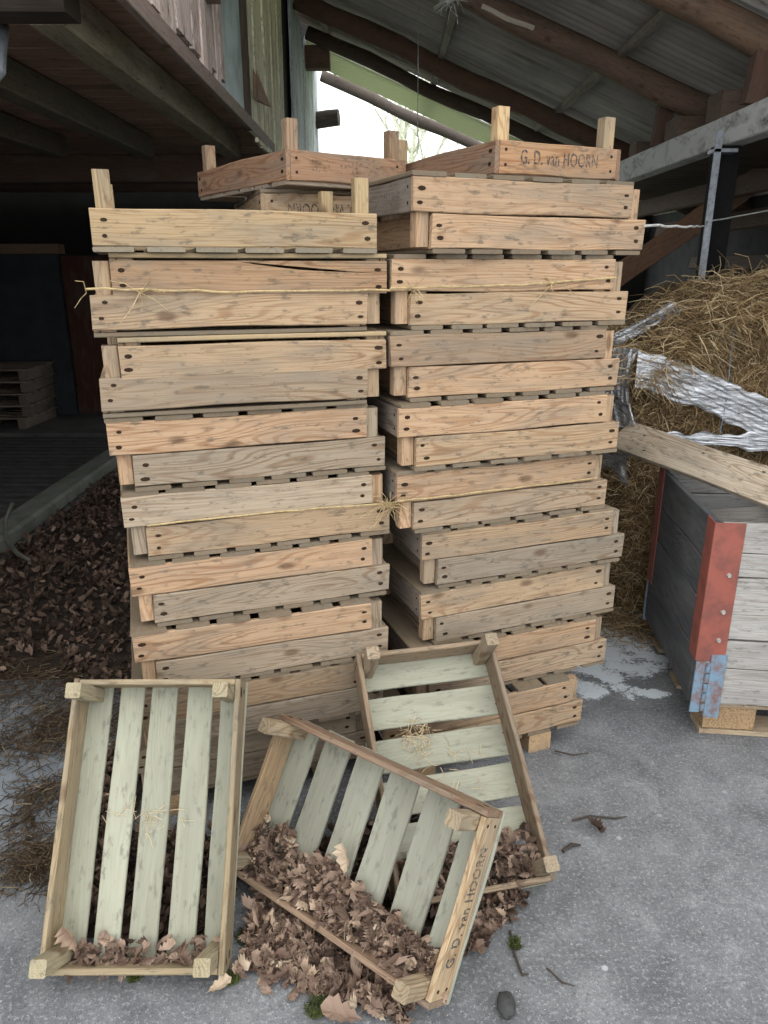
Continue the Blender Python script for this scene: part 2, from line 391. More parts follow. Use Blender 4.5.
mb = planks_y(7.65, 10.6, 1.2, lambda: 4.0, -.86, .2, .3); struct(mb.build('wall_left', M_WEATHER, None, (.70, .80, .86)), 'bluish grey boards at the far end beside the opening', 'wall')
mb = MB(); mb.box(-.92, -.885, 2.0, 10.6, 2.65, 4.05, cham=0); struct(mb.build('wall_left_backing', M_DARKWALL), None, None)
mb = MB(); A, L = align((-.80, 4.0, 2.86), (-.80, 4.02, 3.02), (1, 0, 0)); mb.board(A, L, .10, .07, nseg=2)
tag(mb.build('wooden_cleat', M_GREY, None, (.30, .22, .18)), 'small wooden block fixed to the weathered loft wall', 'cleat')
mb = MB(); mb.add([(-.83, 5.30, 2.70), (-.74, 5.38, 2.67), (-.825, 5.40, 2.70), (-.83, 5.32, 2.88), (-.80, 5.30, 2.695), (-.73, 5.37, 2.66), (-.80, 5.40, 2.69), (-.815, 5.335, 2.88)],
       [(0, 1, 2), (0, 3, 1), (1, 3, 2), (4, 6, 5), (4, 5, 7), (5, 6, 7), (0, 4, 7, 3), (2, 3, 7, 6), (0, 2, 6, 4)][:6])
tag(mb.build('wood_splinter', M_GREY, None, (.25, .17, .12)), 'pointed splinter of board sticking out of the yellowish wall', 'splinter')
mb = MB(); mb.tube([(-.9, 10.35, 3.42), (-.70, 10.3, 3.44), (-.56, 10.28, 3.45)], [.10, .10, .095], 14); tag(mb.build('log_end', M_BEAM, None, (.10, .08, .07)), 'round log end poking out into the bright opening', 'log')
mb = MB(); mb.box(-.84, -.58, 9.0, 9.14, 3.70, 3.92, cham=.01); struct(mb.build('wall_plate_end', M_BEAM, None, (.20, .12, .085)), 'brown squared beam end above the bluish boards', 'beam')

# dark far left: outer walls, partition, gratings, kerb
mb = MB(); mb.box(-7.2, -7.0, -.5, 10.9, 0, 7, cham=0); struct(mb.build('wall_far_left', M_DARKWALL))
mb = MB(); mb.box(-7.0, -2.3, 1.0, 1.15, 0, 6.5, cham=0); struct(mb.build('wall_front_added', M_DARKWALL))  # out-of-view wall, added to block light from the left interior
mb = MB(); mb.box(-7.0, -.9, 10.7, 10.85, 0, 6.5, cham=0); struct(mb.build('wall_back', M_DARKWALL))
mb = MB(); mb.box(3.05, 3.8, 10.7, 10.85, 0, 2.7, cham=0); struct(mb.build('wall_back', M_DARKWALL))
mb = MB(); mb.box(3.6, 3.75, 1.0, 10.7, 0, 2.33, cham=0); struct(mb.build('wall_right', M_GREYWALL))
mb = MB()
mb.box(-7.0, -3.55, 8.5, 8.56, .02, 1.82, cham=0); o = struct(mb.build('partition', plain('blue_grey_sheet', (.030, .034, .038), .8, scale=4)), 'dark blue-grey partition in the left background', 'partition')
mb = MB(); mb.box(-7.0, -3.5, 8.44, 8.6, 1.82, 1.92, warp=.002, nseg=6); mb.build('top_rail', M_BEAM, o, (.22, .14, .09))
mb = MB(); mb.box(-3.56, -2.9, 8.6, 8.66, 0, 1.8, cham=0); struct(mb.build('door_1', M_BEAM, None, (.07, .03, .02)), 'dark red-brown door in the left background', 'door')
mb = MB(); y = 4.2
while y < 7.4:
    mb.box(-6.9, -2.56, y, y + .1, .0, .035, cham=.004); y += .135
struct(mb.build('slatted_floor', M_GRATE), 'dark slatted stable floor behind the kerb', 'slatted floor')
mb = MB(); mb.box(-6.9, -2.56, 7.5, 10.6, .0, .06, cham=.004); struct(mb.build('raised_floor', plain('smooth_screed', (.13, .125, .12), .8, scale=3)), 'smooth raised floor in the left background', 'floor')
mb = MB(); mb.box(-2.53, -2.33, 2.4, 8.4, 0, .11, cham=.02, warp=.004, nseg=14); struct(mb.build('kerb', M_KERB), 'greenish concrete kerb running back on the left', 'kerb')

# right: whitewashed beam, props, braces
t = NT('flaking_whitewash'); g = t.n('ShaderNodeNewGeometry')
nn = t.noise(t.vmath('MULTIPLY', g.outputs['Position'], (9, 4, 9)), 1, 6, .75, .8)
t.l(t.ramp(nn, [(.30, (.18, .17, .165)), (.40, (.6, .6, .6)), (.5, (.88, .88, .87))]), t.b.inputs['Base Color']); t.b.inputs['Roughness'].default_value = .9
mb = MB(); mb.box(2.0, 2.12, 2.4, 7.2, 2.36, 2.53, cham=.008, warp=.003, nseg=14); struct(mb.build('tie_beam', t.m), 'long whitewashed flaking beam at the upper right', 'beam')
for y, zt, lab in ((4.58, 2.80, 'short brown prop between whitewashed beam and nearest rafter'), (6.05, 2.80, 'short brown prop on the whitewashed beam further back')):
    mb = MB(); A, L = align((2.03, y, 2.532), (2.05, y - .02, zt), (0, -1, 0)); mb.board(A, L, .11, .09, nseg=3, warp=.004, cham=.008)
    struct(mb.build('roof_prop', M_BEAM, None, (.18, .105, .08)), lab, 'prop')
for x, y, h, w, lab in ((2.22, 6.6, .10, .18, 'wood block on the whitewashed beam beside the top crate'), (2.24, 5.75, .13, .26, 'wider wood block lying on the whitewashed beam'), (2.25, 5.05, .15, .22, 'dark wood block on the beam near the steel strip')):
    mb = MB(); mb.box(2.01, 2.30, y - w / 2, y + w / 2, 2.533, 2.53 + h, cham=.006); tag(mb.build('wood_block', M_BEAM, None, (.20, .14, .11)), lab, 'wood block')
for (p0, p1, w, th, c, lab) in (((1.80, 6.05, 1.60), (2.86, 6.0, 2.36), .17, .09, (.24, .135, .085), 'brown diagonal brace under the whitewashed beam'),
    ((2.5, 2.6, 2.22), (2.5, 8.5, 2.22), .14, .05, (.20, .13, .09), 'long board running beneath the whitewashed beam'),
    ((2.95, 2.6, 2.05), (2.95, 8.5, 2.05), .14, .05, (.17, .11, .08), 'lower long board along the right wall'),
    ((3.35, 2.6, 1.72), (3.35, 8.5, 1.72), .12, .05, (.13, .09, .07), 'lowest rail along the dark right wall')):
    mb = MB(); A, L = align(p0, p1, (-.3, -1, 0) if 'brace' in lab else (-1, 0, .2)); mb.board(A, L, w, th, nseg=8, warp=.004, cham=.006)
    struct(mb.build('wall_brace' if 'brace' in lab else 'wall_rail', M_BEAM, None, c), lab, 'brace' if 'brace' in lab else 'rail')
mb = MB(); mb.box(1.96, 2.10, 4.80, 4.9, 0, 2.36, cham=.006); struct(mb.build('steel_post', M_BLACK), 'black post under the whitewashed beam', 'post')
mb = MB(); mb.box(1.905, 1.945, 4.70, 4.712, 1.0, 2.42, cham=.002); mb.box(1.84, 1.94, 4.69, 4.70, 1.60, 1.612, cham=.001); mb.box(1.905, 2.04, 4.70, 4.80, 2.31, 2.33, cham=.001)
struct(mb.build('steel_strip', M_GALV), 'grey metal strip hanging in front of the black post', 'metal strip')

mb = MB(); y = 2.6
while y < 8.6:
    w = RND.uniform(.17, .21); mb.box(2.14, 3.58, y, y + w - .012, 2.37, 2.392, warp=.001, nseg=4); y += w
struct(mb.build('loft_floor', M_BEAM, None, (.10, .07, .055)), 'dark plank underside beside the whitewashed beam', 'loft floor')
# outside: bare tree
mb = MB()
def limb(p, d, L, r, depth):
    n = 5; pts = [Vector(p)]; dd = Vector(d)
    for i in range(n):
        dd = (dd + Vector((RND.uniform(-.16, .16), RND.uniform(-.16, .16), RND.uniform(-.05, .12)))).normalized(); pts.append(pts[-1] + dd * L / n)
    mb.tube(pts, [r * (1 - .5 * i / n) for i in range(n + 1)], 6)
    if depth:
        for _ in range(4):
            q = pts[RND.randint(2, n)]; a = RND.uniform(0, 6.28)
            limb(q, (dd + Vector((math.cos(a), math.sin(a) * .6, .25)) * .9).normalized(), L * .62, r * .5, depth - 1)
limb((.45, 26, -.1), (0, 0, 1), 4.5, .22, 3)
tag(mb.build('bare_tree', plain('pale_bark', (.62, .64, .50), .9), smooth=True), 'bare tree standing outside beyond the opening', 'tree')

# ------------------------------------------------------------------ crates
CL, CD, SL, BH, BT, PW = .715, .45, .013, .0875, .015, .039     # long side, short side, slat, board height, board, post
PAIR = .205; SHIFT = .056
def nails_long(mb, y, ny, z0):
    for sx in (-1, 1):
        for k in range(2):
            x = sx * (CL / 2 - .027 + RND.uniform(-.008, .008)); z = z0 + BH * (.28 + .45 * k + RND.uniform(-.06, .06))
            r = RND.uniform(.004, .0062); mb.disc((x, y, z), (0, ny, 0), r * RND.uniform(1.3, 2.4), r, (1, 0, 0), 1)
def make_crate_parts(kind):
    P = {}
    m = MB()
    if kind == 'A':
        for i in range(6):
            x = -CL / 2 + .05 + i * (CL - .1) / 5 + RND.uniform(-.005, .005); y0 = RND.uniform(-.004, .002); w = RND.uniform(.094, .102)
            A, L = align((x, -CD / 2 + y0, SL / 2), (x + RND.uniform(-.004, .004), CD / 2 + y0, SL / 2), (0, 0, 1)); m.board(A, L, w, SL - .001, nseg=4, warp=.0006)
            for sy in (-1, 1):
                m.disc((x + RND.uniform(-.02, .02), sy * (CD / 2 - .012), SL - .0005), (0, 0, 1), .004, .004, (1, 0, 0), 1, .001)
    else:
        for i in range(5):
            y = -CD / 2 + .0375 + i * (CD - .075) / 4 + RND.uniform(-.004, .004); w = RND.uniform(.068, .078)
            A, L = align((-CL / 2, y, SL / 2), (CL / 2, y + RND.uniform(-.004, .004), SL / 2), (0, 0, 1)); m.board(A, L, w, SL - .001, nseg=6, warp=.0008)
    P['slatted_base'] = [m.mesh('slatted_base', [M_SLAT, M_NAIL])]
    P['long_board'] = []
    for sy in (-1, 1):
        m = MB(); z0 = SL + (.006 if kind == 'B' else .0)
        A, L = align((-CL / 2, sy * (CD / 2 - BT / 2), z0 + BH / 2), (CL / 2, sy * (CD / 2 - BT / 2), z0 + BH / 2), (0, sy, 0)); m.board(A, L, BH - (.004 if kind == 'B' else 0), BT, nseg=7, warp=.0012, skew=RND.uniform(-.06, .06))
        nails_long(m, sy * (CD / 2 - .0004), sy, z0); P['long_board'].append(m.mesh('long_board', [M_WOOD, M_NAIL]))
    P['end_board'] = []
    for sx in (-1, 1):
        m = MB(); yy = CD / 2 - BT - .001; x = sx * (CL / 2 - BT / 2); z = SL + BH / 2
        A, L = align((x, -yy, z), (x, yy, z), (sx, 0, 0)); m.board(A, L, BH - .002, BT, nseg=5, warp=.0008)
        for sy in (-1, 1):
            for k in range(2): m.disc((sx * (CL / 2 - .0004), sy * (yy - .02), z - .02 + .04 * k), (sx, 0, 0), .0045, .0045, (0, 1, 0), 1)
        P['end_board'].append(m.mesh('end_board', [M_WOOD, M_NAIL]))
    P['corner_post'] = []
    for sx in (-1, 1):
        for sy in (-1, 1):
            m = MB(); x = sx * (CL / 2 - BT - PW / 2 - .001); y = sy * (CD / 2 - BT - PW / 2 - .001)
            A, L = align((x, y, SL + .001), (x + RND.uniform(-.001, .001), y, PAIR - SL - .004 + RND.uniform(-.004, 0)), (0, sy, 0)); m.board(A, L, PW, PW, nseg=2, warp=0, cham=.003)
            P['corner_post'].append(m.mesh('corner_post', [M_WOOD]))
    return P
VAR = {k: [make_crate_parts(k) for _ in range(5 if k == 'A' else 2)] for k in 'AB'}
CL = .70; VAR['C'] = [make_crate_parts('C')]; CL = .715
TAN = [(.41, .295, .185), (.39, .28, .175), (.44, .315, .195), (.37, .28, .19), (.40, .275, .17)]
ORANGE = [(.47, .315, .195), (.44, .30, .185), (.49, .335, .21), (.42, .295, .19)]
GREYW = [(.34, .275, .20), (.32, .265, .20), (.36, .295, .21)]
def letter_mesh():
    cu = bpy.data.curves.new('lettering', 'FONT'); cu.body = 'G. D. van HOORN'; cu.size = .052; cu.extrude = .0006; cu.align_x = 'CENTER'; cu.align_y = 'CENTER'
    cu.space_character = 1.08; cu.offset = .0004
    o = bpy.data.objects.new('lettering', cu); COL.objects.link(o); dg = bpy.context.evaluated_depsgraph_get()
    me = bpy.data.meshes.new_from_object(o.evaluated_get(dg)); bpy.data.objects.remove(o); me.materials.clear(); me.materials.append(M_INK)
    w = max(v.co.x for v in me.vertices) - min(v.co.x for v in me.vertices)
    for v in me.vertices: v.co.x *= .275 / w
    return me
ME_LET = letter_mesh(); ME_LET_FAINT = ME_LET.copy(); ME_LET_FAINT.materials[0] = M_INK_FAINT
def crate(kind, label, group, loc, rot, pal, flip=False, slat=(.20, .155, .105), slat_lab=None, end_col=None, post_col=None, letter=None, post_label=None, second=None):
    o = thing('wooden_crate', label, 'crate', loc, (rot if isinstance(rot, tuple) else (math.pi if flip else 0, 0, rot)), group)
    P = RND.choice(VAR[kind]); base = RND.choice(pal); back = second or base
    out = {}
    for pn in ('slatted_base', 'long_board', 'end_board', 'corner_post'):
        for i, me in enumerate(P[pn]):
            j = RND.uniform(.88, 1.1)
            c = slat if pn == 'slatted_base' else (end_col or base) if pn == 'end_board' else (post_col or tuple(x * 1.08 for x in base)) if pn == 'corner_post' else base
            q = link(pn, me, o, tuple(x * j for x in c)); out.setdefault(pn, []).append(q)
    if slat_lab: out['slatted_base'][0]['label'] = slat_lab
    if letter is not None:      # stencilled name on the outer face of one end board
        sx, op = letter
        e = link('lettering', ME_LET_FAINT if op == 2 else ME_LET, out['end_board'][0 if sx < 0 else 1]); e.color = (.1, .1, .1, 1)
        e.matrix_local = Matrix.Translation((sx * (CL / 2 + .0008), 0, SL + BH * .52)) @ (Matrix(((0, 0, 1, 0), (1, 0, 0, 0), (0, 1, 0, 0), (0, 0, 0, 1))) if sx > 0 else Matrix(((0, 0, -1, 0), (-1, 0, 0, 0), (0, 1, 0, 0), (0, 0, 0, 1))))
        e['label'] = 'faded dark stencilled name'
    return o, out
def place(x, y, yaw, lx, ly=0):       # corner frame (x,y) + local offset -> world
    return x + lx * math.cos(yaw) - ly * math.sin(yaw), y + lx * math.sin(yaw) + ly * math.cos(yaw)
ZB = .075
ORD = ['first', 'second', 'third', 'fourth', 'fifth', 'sixth', 'seventh', 'eighth', 'ninth']
def pair(x, y, yaw, z, side, kinds, pal_up, pal_lo, lab_up, lab_lo, group, **kw):
    """two crates nested face to face; (x,y) is the near left corner of the pair's front, z its underside"""
    su, sl = (0, SHIFT) if side > 0 else (SHIFT, 0)
    cx, cy = place(x, y, yaw, su + CL / 2, CD / 2); U = crate(kinds, lab_up, group, (cx, cy, z + PAIR), yaw, pal_up, True, **kw)
    cx, cy = place(x, y, yaw, sl + CL / 2, CD / 2); Lo = crate(kinds, lab_lo, group, (cx, cy, z), yaw, pal_lo, False)
    return U, Lo
LEFT = [(-.729, 1.904, .300), (-.728, 1.897, .31), (-.726, 1.906, .335), (-.713, 1.914, .328), (-.712, 1.909, .335), (-.720, 1.895, .315), (-.735, 1.89, .32), (-.775, 1.93, .32)]
GL, GR, GB = 'nested crates of the left stack', 'nested crates of the right stack', 'crates hidden behind the left stack'
lnote = ['with a cracked long board', 'under the pair with the cracked board', '', '', '', '', '', 'resting on the timbers']
lpals = [(TAN, TAN), (TAN, TAN), (ORANGE, GREYW), (GREYW, TAN), (ORANGE, GREYW), (ORANGE, GREYW), (TAN, GREYW), (GREYW, GREYW)]
FRONT = {}
for k, (x, y, yaw) in enumerate(LEFT):
    z = ZB + PAIR * (7 - k); side = -1 if k < 2 else 1
    U, Lo = pair(x, y, yaw, z, side, 'B' if k < 2 else 'A', lpals[k][0], lpals[k][1],
         f'upside-down upper crate of the {ORD[k]} nested pair from top of left stack' + (' ' + 'with cracked board' if k == 0 else ''),
         f'upright lower crate of the {ORD[k]} nested pair from the top of left stack', GL, slat=(.20, .155, .105) if k > 1 else (.36, .27, .155))
    if k == 0:    # the long board facing us is split along its length
        old = U[1]['long_board'][1]; old2 = U[1]['long_board'][0]
        # flipped crate: local +y faces the viewer
        m = MB(); yb = CD / 2 - BT / 2; z0 = SL + .006
        def strip(pts_lo, pts_hi):
            vs, gs, fs = [], [], []
            for (xa, za), (xb, zb) in zip(pts_lo, pts_hi):
                for yy in (yb - BT / 2, yb + BT / 2): vs += [(xa, yy, za), (xb, yy, zb)]; gs += [(xa, za, yy), (xb, zb, yy)]
            n = len(pts_lo)
            for i in range(n - 1):
                a = i * 4; fs += [(a + 2, a + 3, a + 7, a + 6), (a, a + 4, a + 5, a + 1), (a, a + 2, a + 6, a + 4), (a + 1, a + 5, a + 7, a + 3)]
            fs += [(0, 1, 3, 2), (n * 4 - 4, n * 4 - 2, n * 4 - 1, n * 4 - 3)]
            m.add(vs, fs, 0, gs)
        xs = [-CL / 2 + CL * i / 12 for i in range(13)]
        crack = [z0 + max(0, (u - 5) / 7) * .034 for u in range(13)]
        top = z0 + BH - .004
        strip([(xx, c + (0 if i <= 5 else .008 * math.exp(-((i - 8) / 2.4) ** 2))) for i, (xx, c) in enumerate(zip(xs, crack))], [(xx, top) for xx in xs])
        strip([(xx, z0) for xx in xs[5:]], [(xx, c + .0004) for xx, c in list(zip(xs, crack))[5:]])
        nails_long(m, CD / 2 - .0004, 1, z0)
        me = m.mesh('cracked_long_board', [M_WOOD, M_NAIL]); old.data = me; old.name = 'long_board_split'; old['label'] = 'long board split by a dark crack'; old.color = (.37, .24, .14, 1)
# top single crate of the left stack
x, y, yaw = -.699, 1.887, .315
cx, cy = place(x, y, yaw, CL / 2, CD / 2)
crate('A', 'upright open tan crate on top of the left stack, four posts showing', 'single crates on top of the stacks', (cx, cy, ZB + PAIR * 8), yaw, [(.42, .305, .175)], post_col=(.40, .30, .17), slat=(.25, .21, .15))
RIGHT = [(.077, 2.103, .393), (.021, 2.131, .325), (.019, 2.13, .335), (.043, 2.118, .352), (.04, 2.135, .375), (.12, 2.178, .352), (.12, 2.175, .377), (.10, 2.16, .37), (.005, 2.085, .36)]
rpals = [(ORANGE, ORANGE), (ORANGE, TAN), (ORANGE, ORANGE), (ORANGE, TAN), (ORANGE, TAN), (TAN, GREYW), (TAN, GREYW), (TAN, TAN), (ORANGE, TAN)]
for k, (x, y, yaw) in enumerate(RIGHT):
    z = ZB + PAIR * (8 - k)
    U, Lo = pair(x, y, yaw, z, 1, 'A', rpals[k][0], rpals[k][1],
         f'upside-down upper crate of the {ORD[k]} nested pair from the top of right stack',
         f'upright lower crate of the {ORD[k]} nested pair from the top of right stack', GR, end_col=(.20, .17, .145), slat=(.20, .155, .105), letter=(-1, 2) if k == 0 else None)
# the row behind the left stack, its top pair and the tilted-looking crate on it
bx, by, byaw = -.395, 2.56, .30
for k in range(9):
    z = ZB + PAIR * (8 - k) - .001
    yw = byaw
    # ends face forward: long axis runs back
    c0 = Vector(place(bx, by, yw, CD / 2, CL / 2 + SHIFT)); c1 = Vector(place(bx, by, yw, CD / 2, CL / 2))
    top = k == 0
    crate('A', 'upside-down crate showing upside-down stencilled name, behind the top left crate' if top else 'crate in the row hidden behind the left stack', None if top else GB, (c1.x, c1.y, z + PAIR), yw + math.pi / 2, TAN, True, letter=(-1, 0) if top else None)
    crate('A', 'upright crate nested under the one with the upside-down name' if top else 'crate in the row hidden behind the left stack', None if top else GB, (c0.x, c0.y, z), yw + math.pi / 2, TAN, False)
x, y, yaw = -.297, 2.46, .604
cx, cy = place(x, y, yaw, CD / 2, CL / 2)
crate('A', 'reddish open crate turned corner-on, behind the top of the left stack', 'single crates on top of the stacks', (cx, cy, ZB + PAIR * 9), yaw + math.pi / 2, [(.30, .18, .11)], post_col=(.36, .25, .16), end_col=(.36, .22, .135), letter=(-1, 2), slat=(.25, .2, .15))
x, y, yaw = .312, 2.289, .432
cx, cy = place(x, y, yaw, CD / 2, CL / 2)
crate('A', 'open orange crate with stencilled name and two raised posts, topping the right stack', 'single crates on top of the stacks', (cx, cy, ZB + PAIR * 9), yaw + math.pi / 2, [(.28, .17, .11)], end_col=(.42, .25, .135), post_col=(.50, .36, .2), letter=(-1, 1))
# timbers under the stacks
for nm, (x, y, yaw), dxs in (('left', LEFT[7], (.12, .62)), ('right', RIGHT[8], (.14, .60)), ('hidden', (0, 0, 0), (.08, .37))):
    for i, dx in enumerate(dxs):
        mb = MB()
        if nm == 'hidden': p0 = place(bx, by, byaw, dx, 0); p1 = place(bx, by, byaw, dx, CL + .04)
        else: p0 = place(x, y, yaw, dx, .0); p1 = place(x, y, yaw, dx, CD)
        A, L = align((*p0, .037), (*p1, .037), (0, 0, 1)); mb.board(A, L, .09, .073, nseg=3, cham=.004)
        tag(mb.build('timber_bearer', M_WOOD, None, (.50, .35, .2)), {'left': f"timber under the {'left' if i == 0 else 'right'} half of the left stack", 'right': f"timber under the {'left' if i == 0 else 'right'} end of the right stack" + (', its pale end showing' if i else ''), 'hidden': f"timber under the {'left' if i == 0 else 'right'} side of the hidden back row"}[nm], 'timber')

# leaning crates: pose = base centre + rotation
def leaning(kind, label, base_c, rx, ry, rz, lengthwise, slat, wood_c, slat_lab, letter=None, post=None):
    q = Euler((rx, ry, rz), 'XYZ').to_matrix().to_4x4()
    if lengthwise: q = q @ Matrix.Rotation(math.pi / 2, 4, 'Z')
    o, out = crate(kind, label, 'empty crates leaning at the front', base_c, (0, 0, 0), [wood_c], slat=slat, slat_lab=slat_lab, letter=letter, post_col=post)
    o.rotation_euler = q.to_euler('XYZ')
    return o, out
def base_center(bl, br, rx, ry, rz, hw, hh):
    q = Euler((rx, ry, rz), 'XYZ').to_matrix(); mid = (Vector(bl) + Vector(br)) / 2
    return mid + q @ Vector((0, hh, 0))
C1 = dict(rx=R(53.38), ry=0, rz=R(.18)); c1c = Vector((-.6125, 1.630, .2816))
crate1, _ = leaning('C', 'grey-green crate leaning on its end at front left, slats running upright', c1c, C1['rx'], 0, C1['rz'], True, (.325, .33, .255), (.33, .265, .165), 'pale grey-green slats', post=(.33, .29, .19))
C2 = dict(rx=R(56.0), ry=R(-2.6), rz=R(-39.3)); c2c = Vector((-.0495, 1.6224, .2033))
crate2, c2parts = leaning('A', 'middle leaning crate with stencilled side and dry leaves in its bottom', c2c, C2['rx'], C2['ry'], C2['rz'], False, (.30, .305, .245), (.27, .19, .13), 'pale grey slats', letter=(1, 0), post=(.36, .29, .19))
c2parts['end_board'][1].color = (.45, .34, .21, 1); c2parts['end_board'][0].color = (.36, .26, .155, 1)
C3 = dict(rx=R(39.9), ry=0, rz=R(13.07)); c3c = Vector((.1809, 1.898, .230))
crate3, _ = leaning('A', 'leaning crate right of the middle with slats running across', c3c, C3['rx'], 0, C3['rz'], True, (.315, .32, .25), (.25, .19, .13), 'pale grey slats strewn with straw', post=(.32, .26, .18))

# ------------------------------------------------------------------ right: bale, box on pallet, long board
mb = MB()
BX0, BX1, BY0, BY1 = 1.14, 2.75, 3.44, 4.62
def bale_top(x): return 1.30 + .33 * max(0, min(1, (x - 1.15) / .6)) + .02 * math.sin(x * 9)
N = 34
def bale_pt(u, v):
    """superellipse loft: u round the plan, v up"""
    a = u * 2 * math.pi; cx, cy = (BX0 + BX1) / 2, (BY0 + BY1) / 2
    ca, sa = math.cos(a), math.sin(a)
    x = cx + (BX1 - BX0) / 2 * math.copysign(abs(ca) ** .28, ca); y = cy + (BY1 - BY0) / 2 * math.copysign(abs(sa) ** .28, sa)
    sh = 1 - .22 * max(0, (v - .85) / .15) ** 2
    x = cx + (x - cx) * sh; y = cy + (y - cy) * sh
    z = v * bale_top(x)
    d = .035 * mnoise.noise(Vector((x * 4, y * 4, z * 5))) + .02 * mnoise.noise(Vector((x * 13, y * 13, z * 13)))
    n = Vector((x - cx, y - cy, 0)).normalized()
    return Vector((x, y, z)) + n * d
vs, fs = [], []; NU, NV = 120, 26
for j in range(NV + 1):
    for i in range(NU): vs.append(bale_pt(i / NU, j / NV))
for j in range(NV):
    for i in range(NU): a = j * NU + i; b2 = j * NU + (i + 1) % NU; fs.append((a, b2, b2 + NU, a + NU))
vs.append(Vector(((BX0 + BX1) / 2, (BY0 + BY1) / 2, bale_top((BX0 + BX1) / 2) + .02))); tp = len(vs) - 1
for i in range(NU): fs.append((NV * NU + i, NV * NU + (i + 1) % NU, tp))
mb.add(vs, fs, 0, None, .15)
bale = thing('straw_bale', 'big straw bale with torn silver wrap at the right', 'straw bale', (BX0 + .8, BY0 + .6, 0)); bale_off = Vector(bale.location)
def child(mb, name, mats, parent, off, color=None, smooth=False):
    o = mb.build(name, mats, parent, color, smooth); o.location = -off; return o
child(mb, 'pressed_straw', plain('pressed_straw_mass', (.20, .135, .065), .95, col2=(.07, .045, .022), scale=45, bump=.8), bale, bale_off, smooth=True)
def strand(mb, p, d, L, r, seed, droop=.0):
    p = Vector(p); d = Vector(d).normalized(); bend = Vector((RND.uniform(-1, 1), RND.uniform(-1, 1), RND.uniform(-1, 1))) * L * .12
    mb.tube([p, p + d * L * .5 + bend, p + d * L - Vector((0, 0, droop * L))], [r, r, r * .7], 3, 0, seed, False)
mb = MB()
for _ in range(19000):
    v = RND.random() ** .8; hx, hy = (BX1 - BX0) / 2, (BY1 - BY0) / 2
    if RND.random() < .75:
        t_ = RND.uniform(-1, .45); u = 1 - math.acos(math.copysign(abs(t_) ** (1 / .28), t_)) / (2 * math.pi)
    else:
        t_ = RND.uniform(-1, .5); u = .5 - math.asin(math.copysign(abs(t_) ** (1 / .28), t_)) / (2 * math.pi)
    p = bale_pt(u, v); n = Vector((p.x - bale_off.x, (p.y - bale_off.y) * 1.3, 0)).normalized()
    d = Vector((RND.gauss(0, 1), RND.gauss(0, .4), RND.gauss(0, .9))) + n * RND.uniform(-.1, .5)
    strand(mb, p + n * .004, d, RND.uniform(.03, .10), RND.uniform(.0010, .0022), min(1, max(0, RND.gauss(.42, .3))), .1)
for _ in range(7000):           # loose straw heaped on top and hanging over the front edge
    x = RND.uniform(1.12, 2.4); y = RND.uniform(3.30, 4.3) if RND.random() < .6 else RND.uniform(3.36, 3.6); z = bale_top(x) - .01 + RND.uniform(-.10, .06) * (1 if y < 3.6 else .5)
    if y < 3.42 and z > bale_top(x) - .03: z -= .08
    strand(mb, (x, y, z), (RND.gauss(.6, .9), RND.gauss(-.2, .6), RND.gauss(-.15, .35)), RND.uniform(.07, .2), RND.uniform(.0011, .0024), min(1, max(0, RND.gauss(.6, .28))), .2)
tag(child(mb, 'loose_straw', M_STRAW, bale, bale_off), None, None, None, 'stuff')
def ribbon(fn, nu, nv, mat, name, lab=None, amp=.012):
    mb = MB(); vs, fs = [], []
    for i in range(nu + 1):
        for j in range(nv + 1):
            p = Vector(fn(i / nu, j / nv)); q = p * 1
            w = mnoise.noise(Vector((i * .10, j * .75, len(lab or name)))) * amp * 1.3 + mnoise.noise(Vector((i * .13, j * 1.3, 3))) * amp * .6
            q.z += .022 * mnoise.noise(Vector((i * .22, 7.7 * (j > nv / 2), len(lab or name)))) * abs(2 * j / nv - 1) ** 2
            vs.append(q + Vector((-.3, -1, .2)) * w)
    for i in range(nu):
        for j in range(nv):
            a = i * (nv + 1) + j; fs.append((a, a + nv + 1, a + nv + 2, a + 1))
    mb.add(vs, fs); o = child(mb, name, M_WRAP, bale, bale_off, smooth=True)
    if lab: o['label'] = lab
lerp = lambda a, b_, t: a + (b_ - a) * t
ribbon(lambda u, v: (lerp(1.13, 2.5, u), 3.345 + .02 * math.sin(u * 3), lerp(lerp(1.33, .87, u), lerp(1.17, .66, u), v) + .012 * math.sin(u * 9)), 90, 30, M_WRAP, 'wrap_band', 'silver wrap band sagging across the front')
ribbon(lambda u, v: (lerp(1.22, 2.5, u), 3.35, lerp(lerp(.96, .93, u), lerp(.93, .78, u), v)), 80, 20, M_WRAP, 'wrap_band', 'lower silver wrap band')
ribbon(lambda u, v: (lerp(1.08, 1.16, v) - .03 * math.sin(u * 4) * v - .03, lerp(3.75, 3.34, v), lerp(1.34, .97, u) - .04 * (1 - v)), 40, 30, M_WRAP, 'wrap_sheet', 'silver sheet over the left corner', .035)
ribbon(lambda u, v: (lerp(1.07, 1.09, u) + .06 * v, lerp(3.6, 3.36, v), lerp(.93, .72, u) + .03 * math.sin(v * 5)), 20, 10, M_WRAP, 'wrap_sheet', 'torn silver sheet lower down on the left', .03)
ribbon(lambda u, v: (lerp(1.10, 1.50, u), lerp(4.0, 3.80, v), bale_top(lerp(1.12, 1.5, u)) + .035 - .03 * v - .03 * u), 24, 10, M_WRAP, 'wrap_sheet', 'silver sheet along the top left', .03)
mb = MB(); mb.tube([(1.55, 3.37, 1.45), (1.56, 3.36, 1.1), (1.55, 3.37, .8)], .0022, 5); child(mb, 'baling_twine', plain('blue_twine', (.2, .27, .38), .7), bale, bale_off)

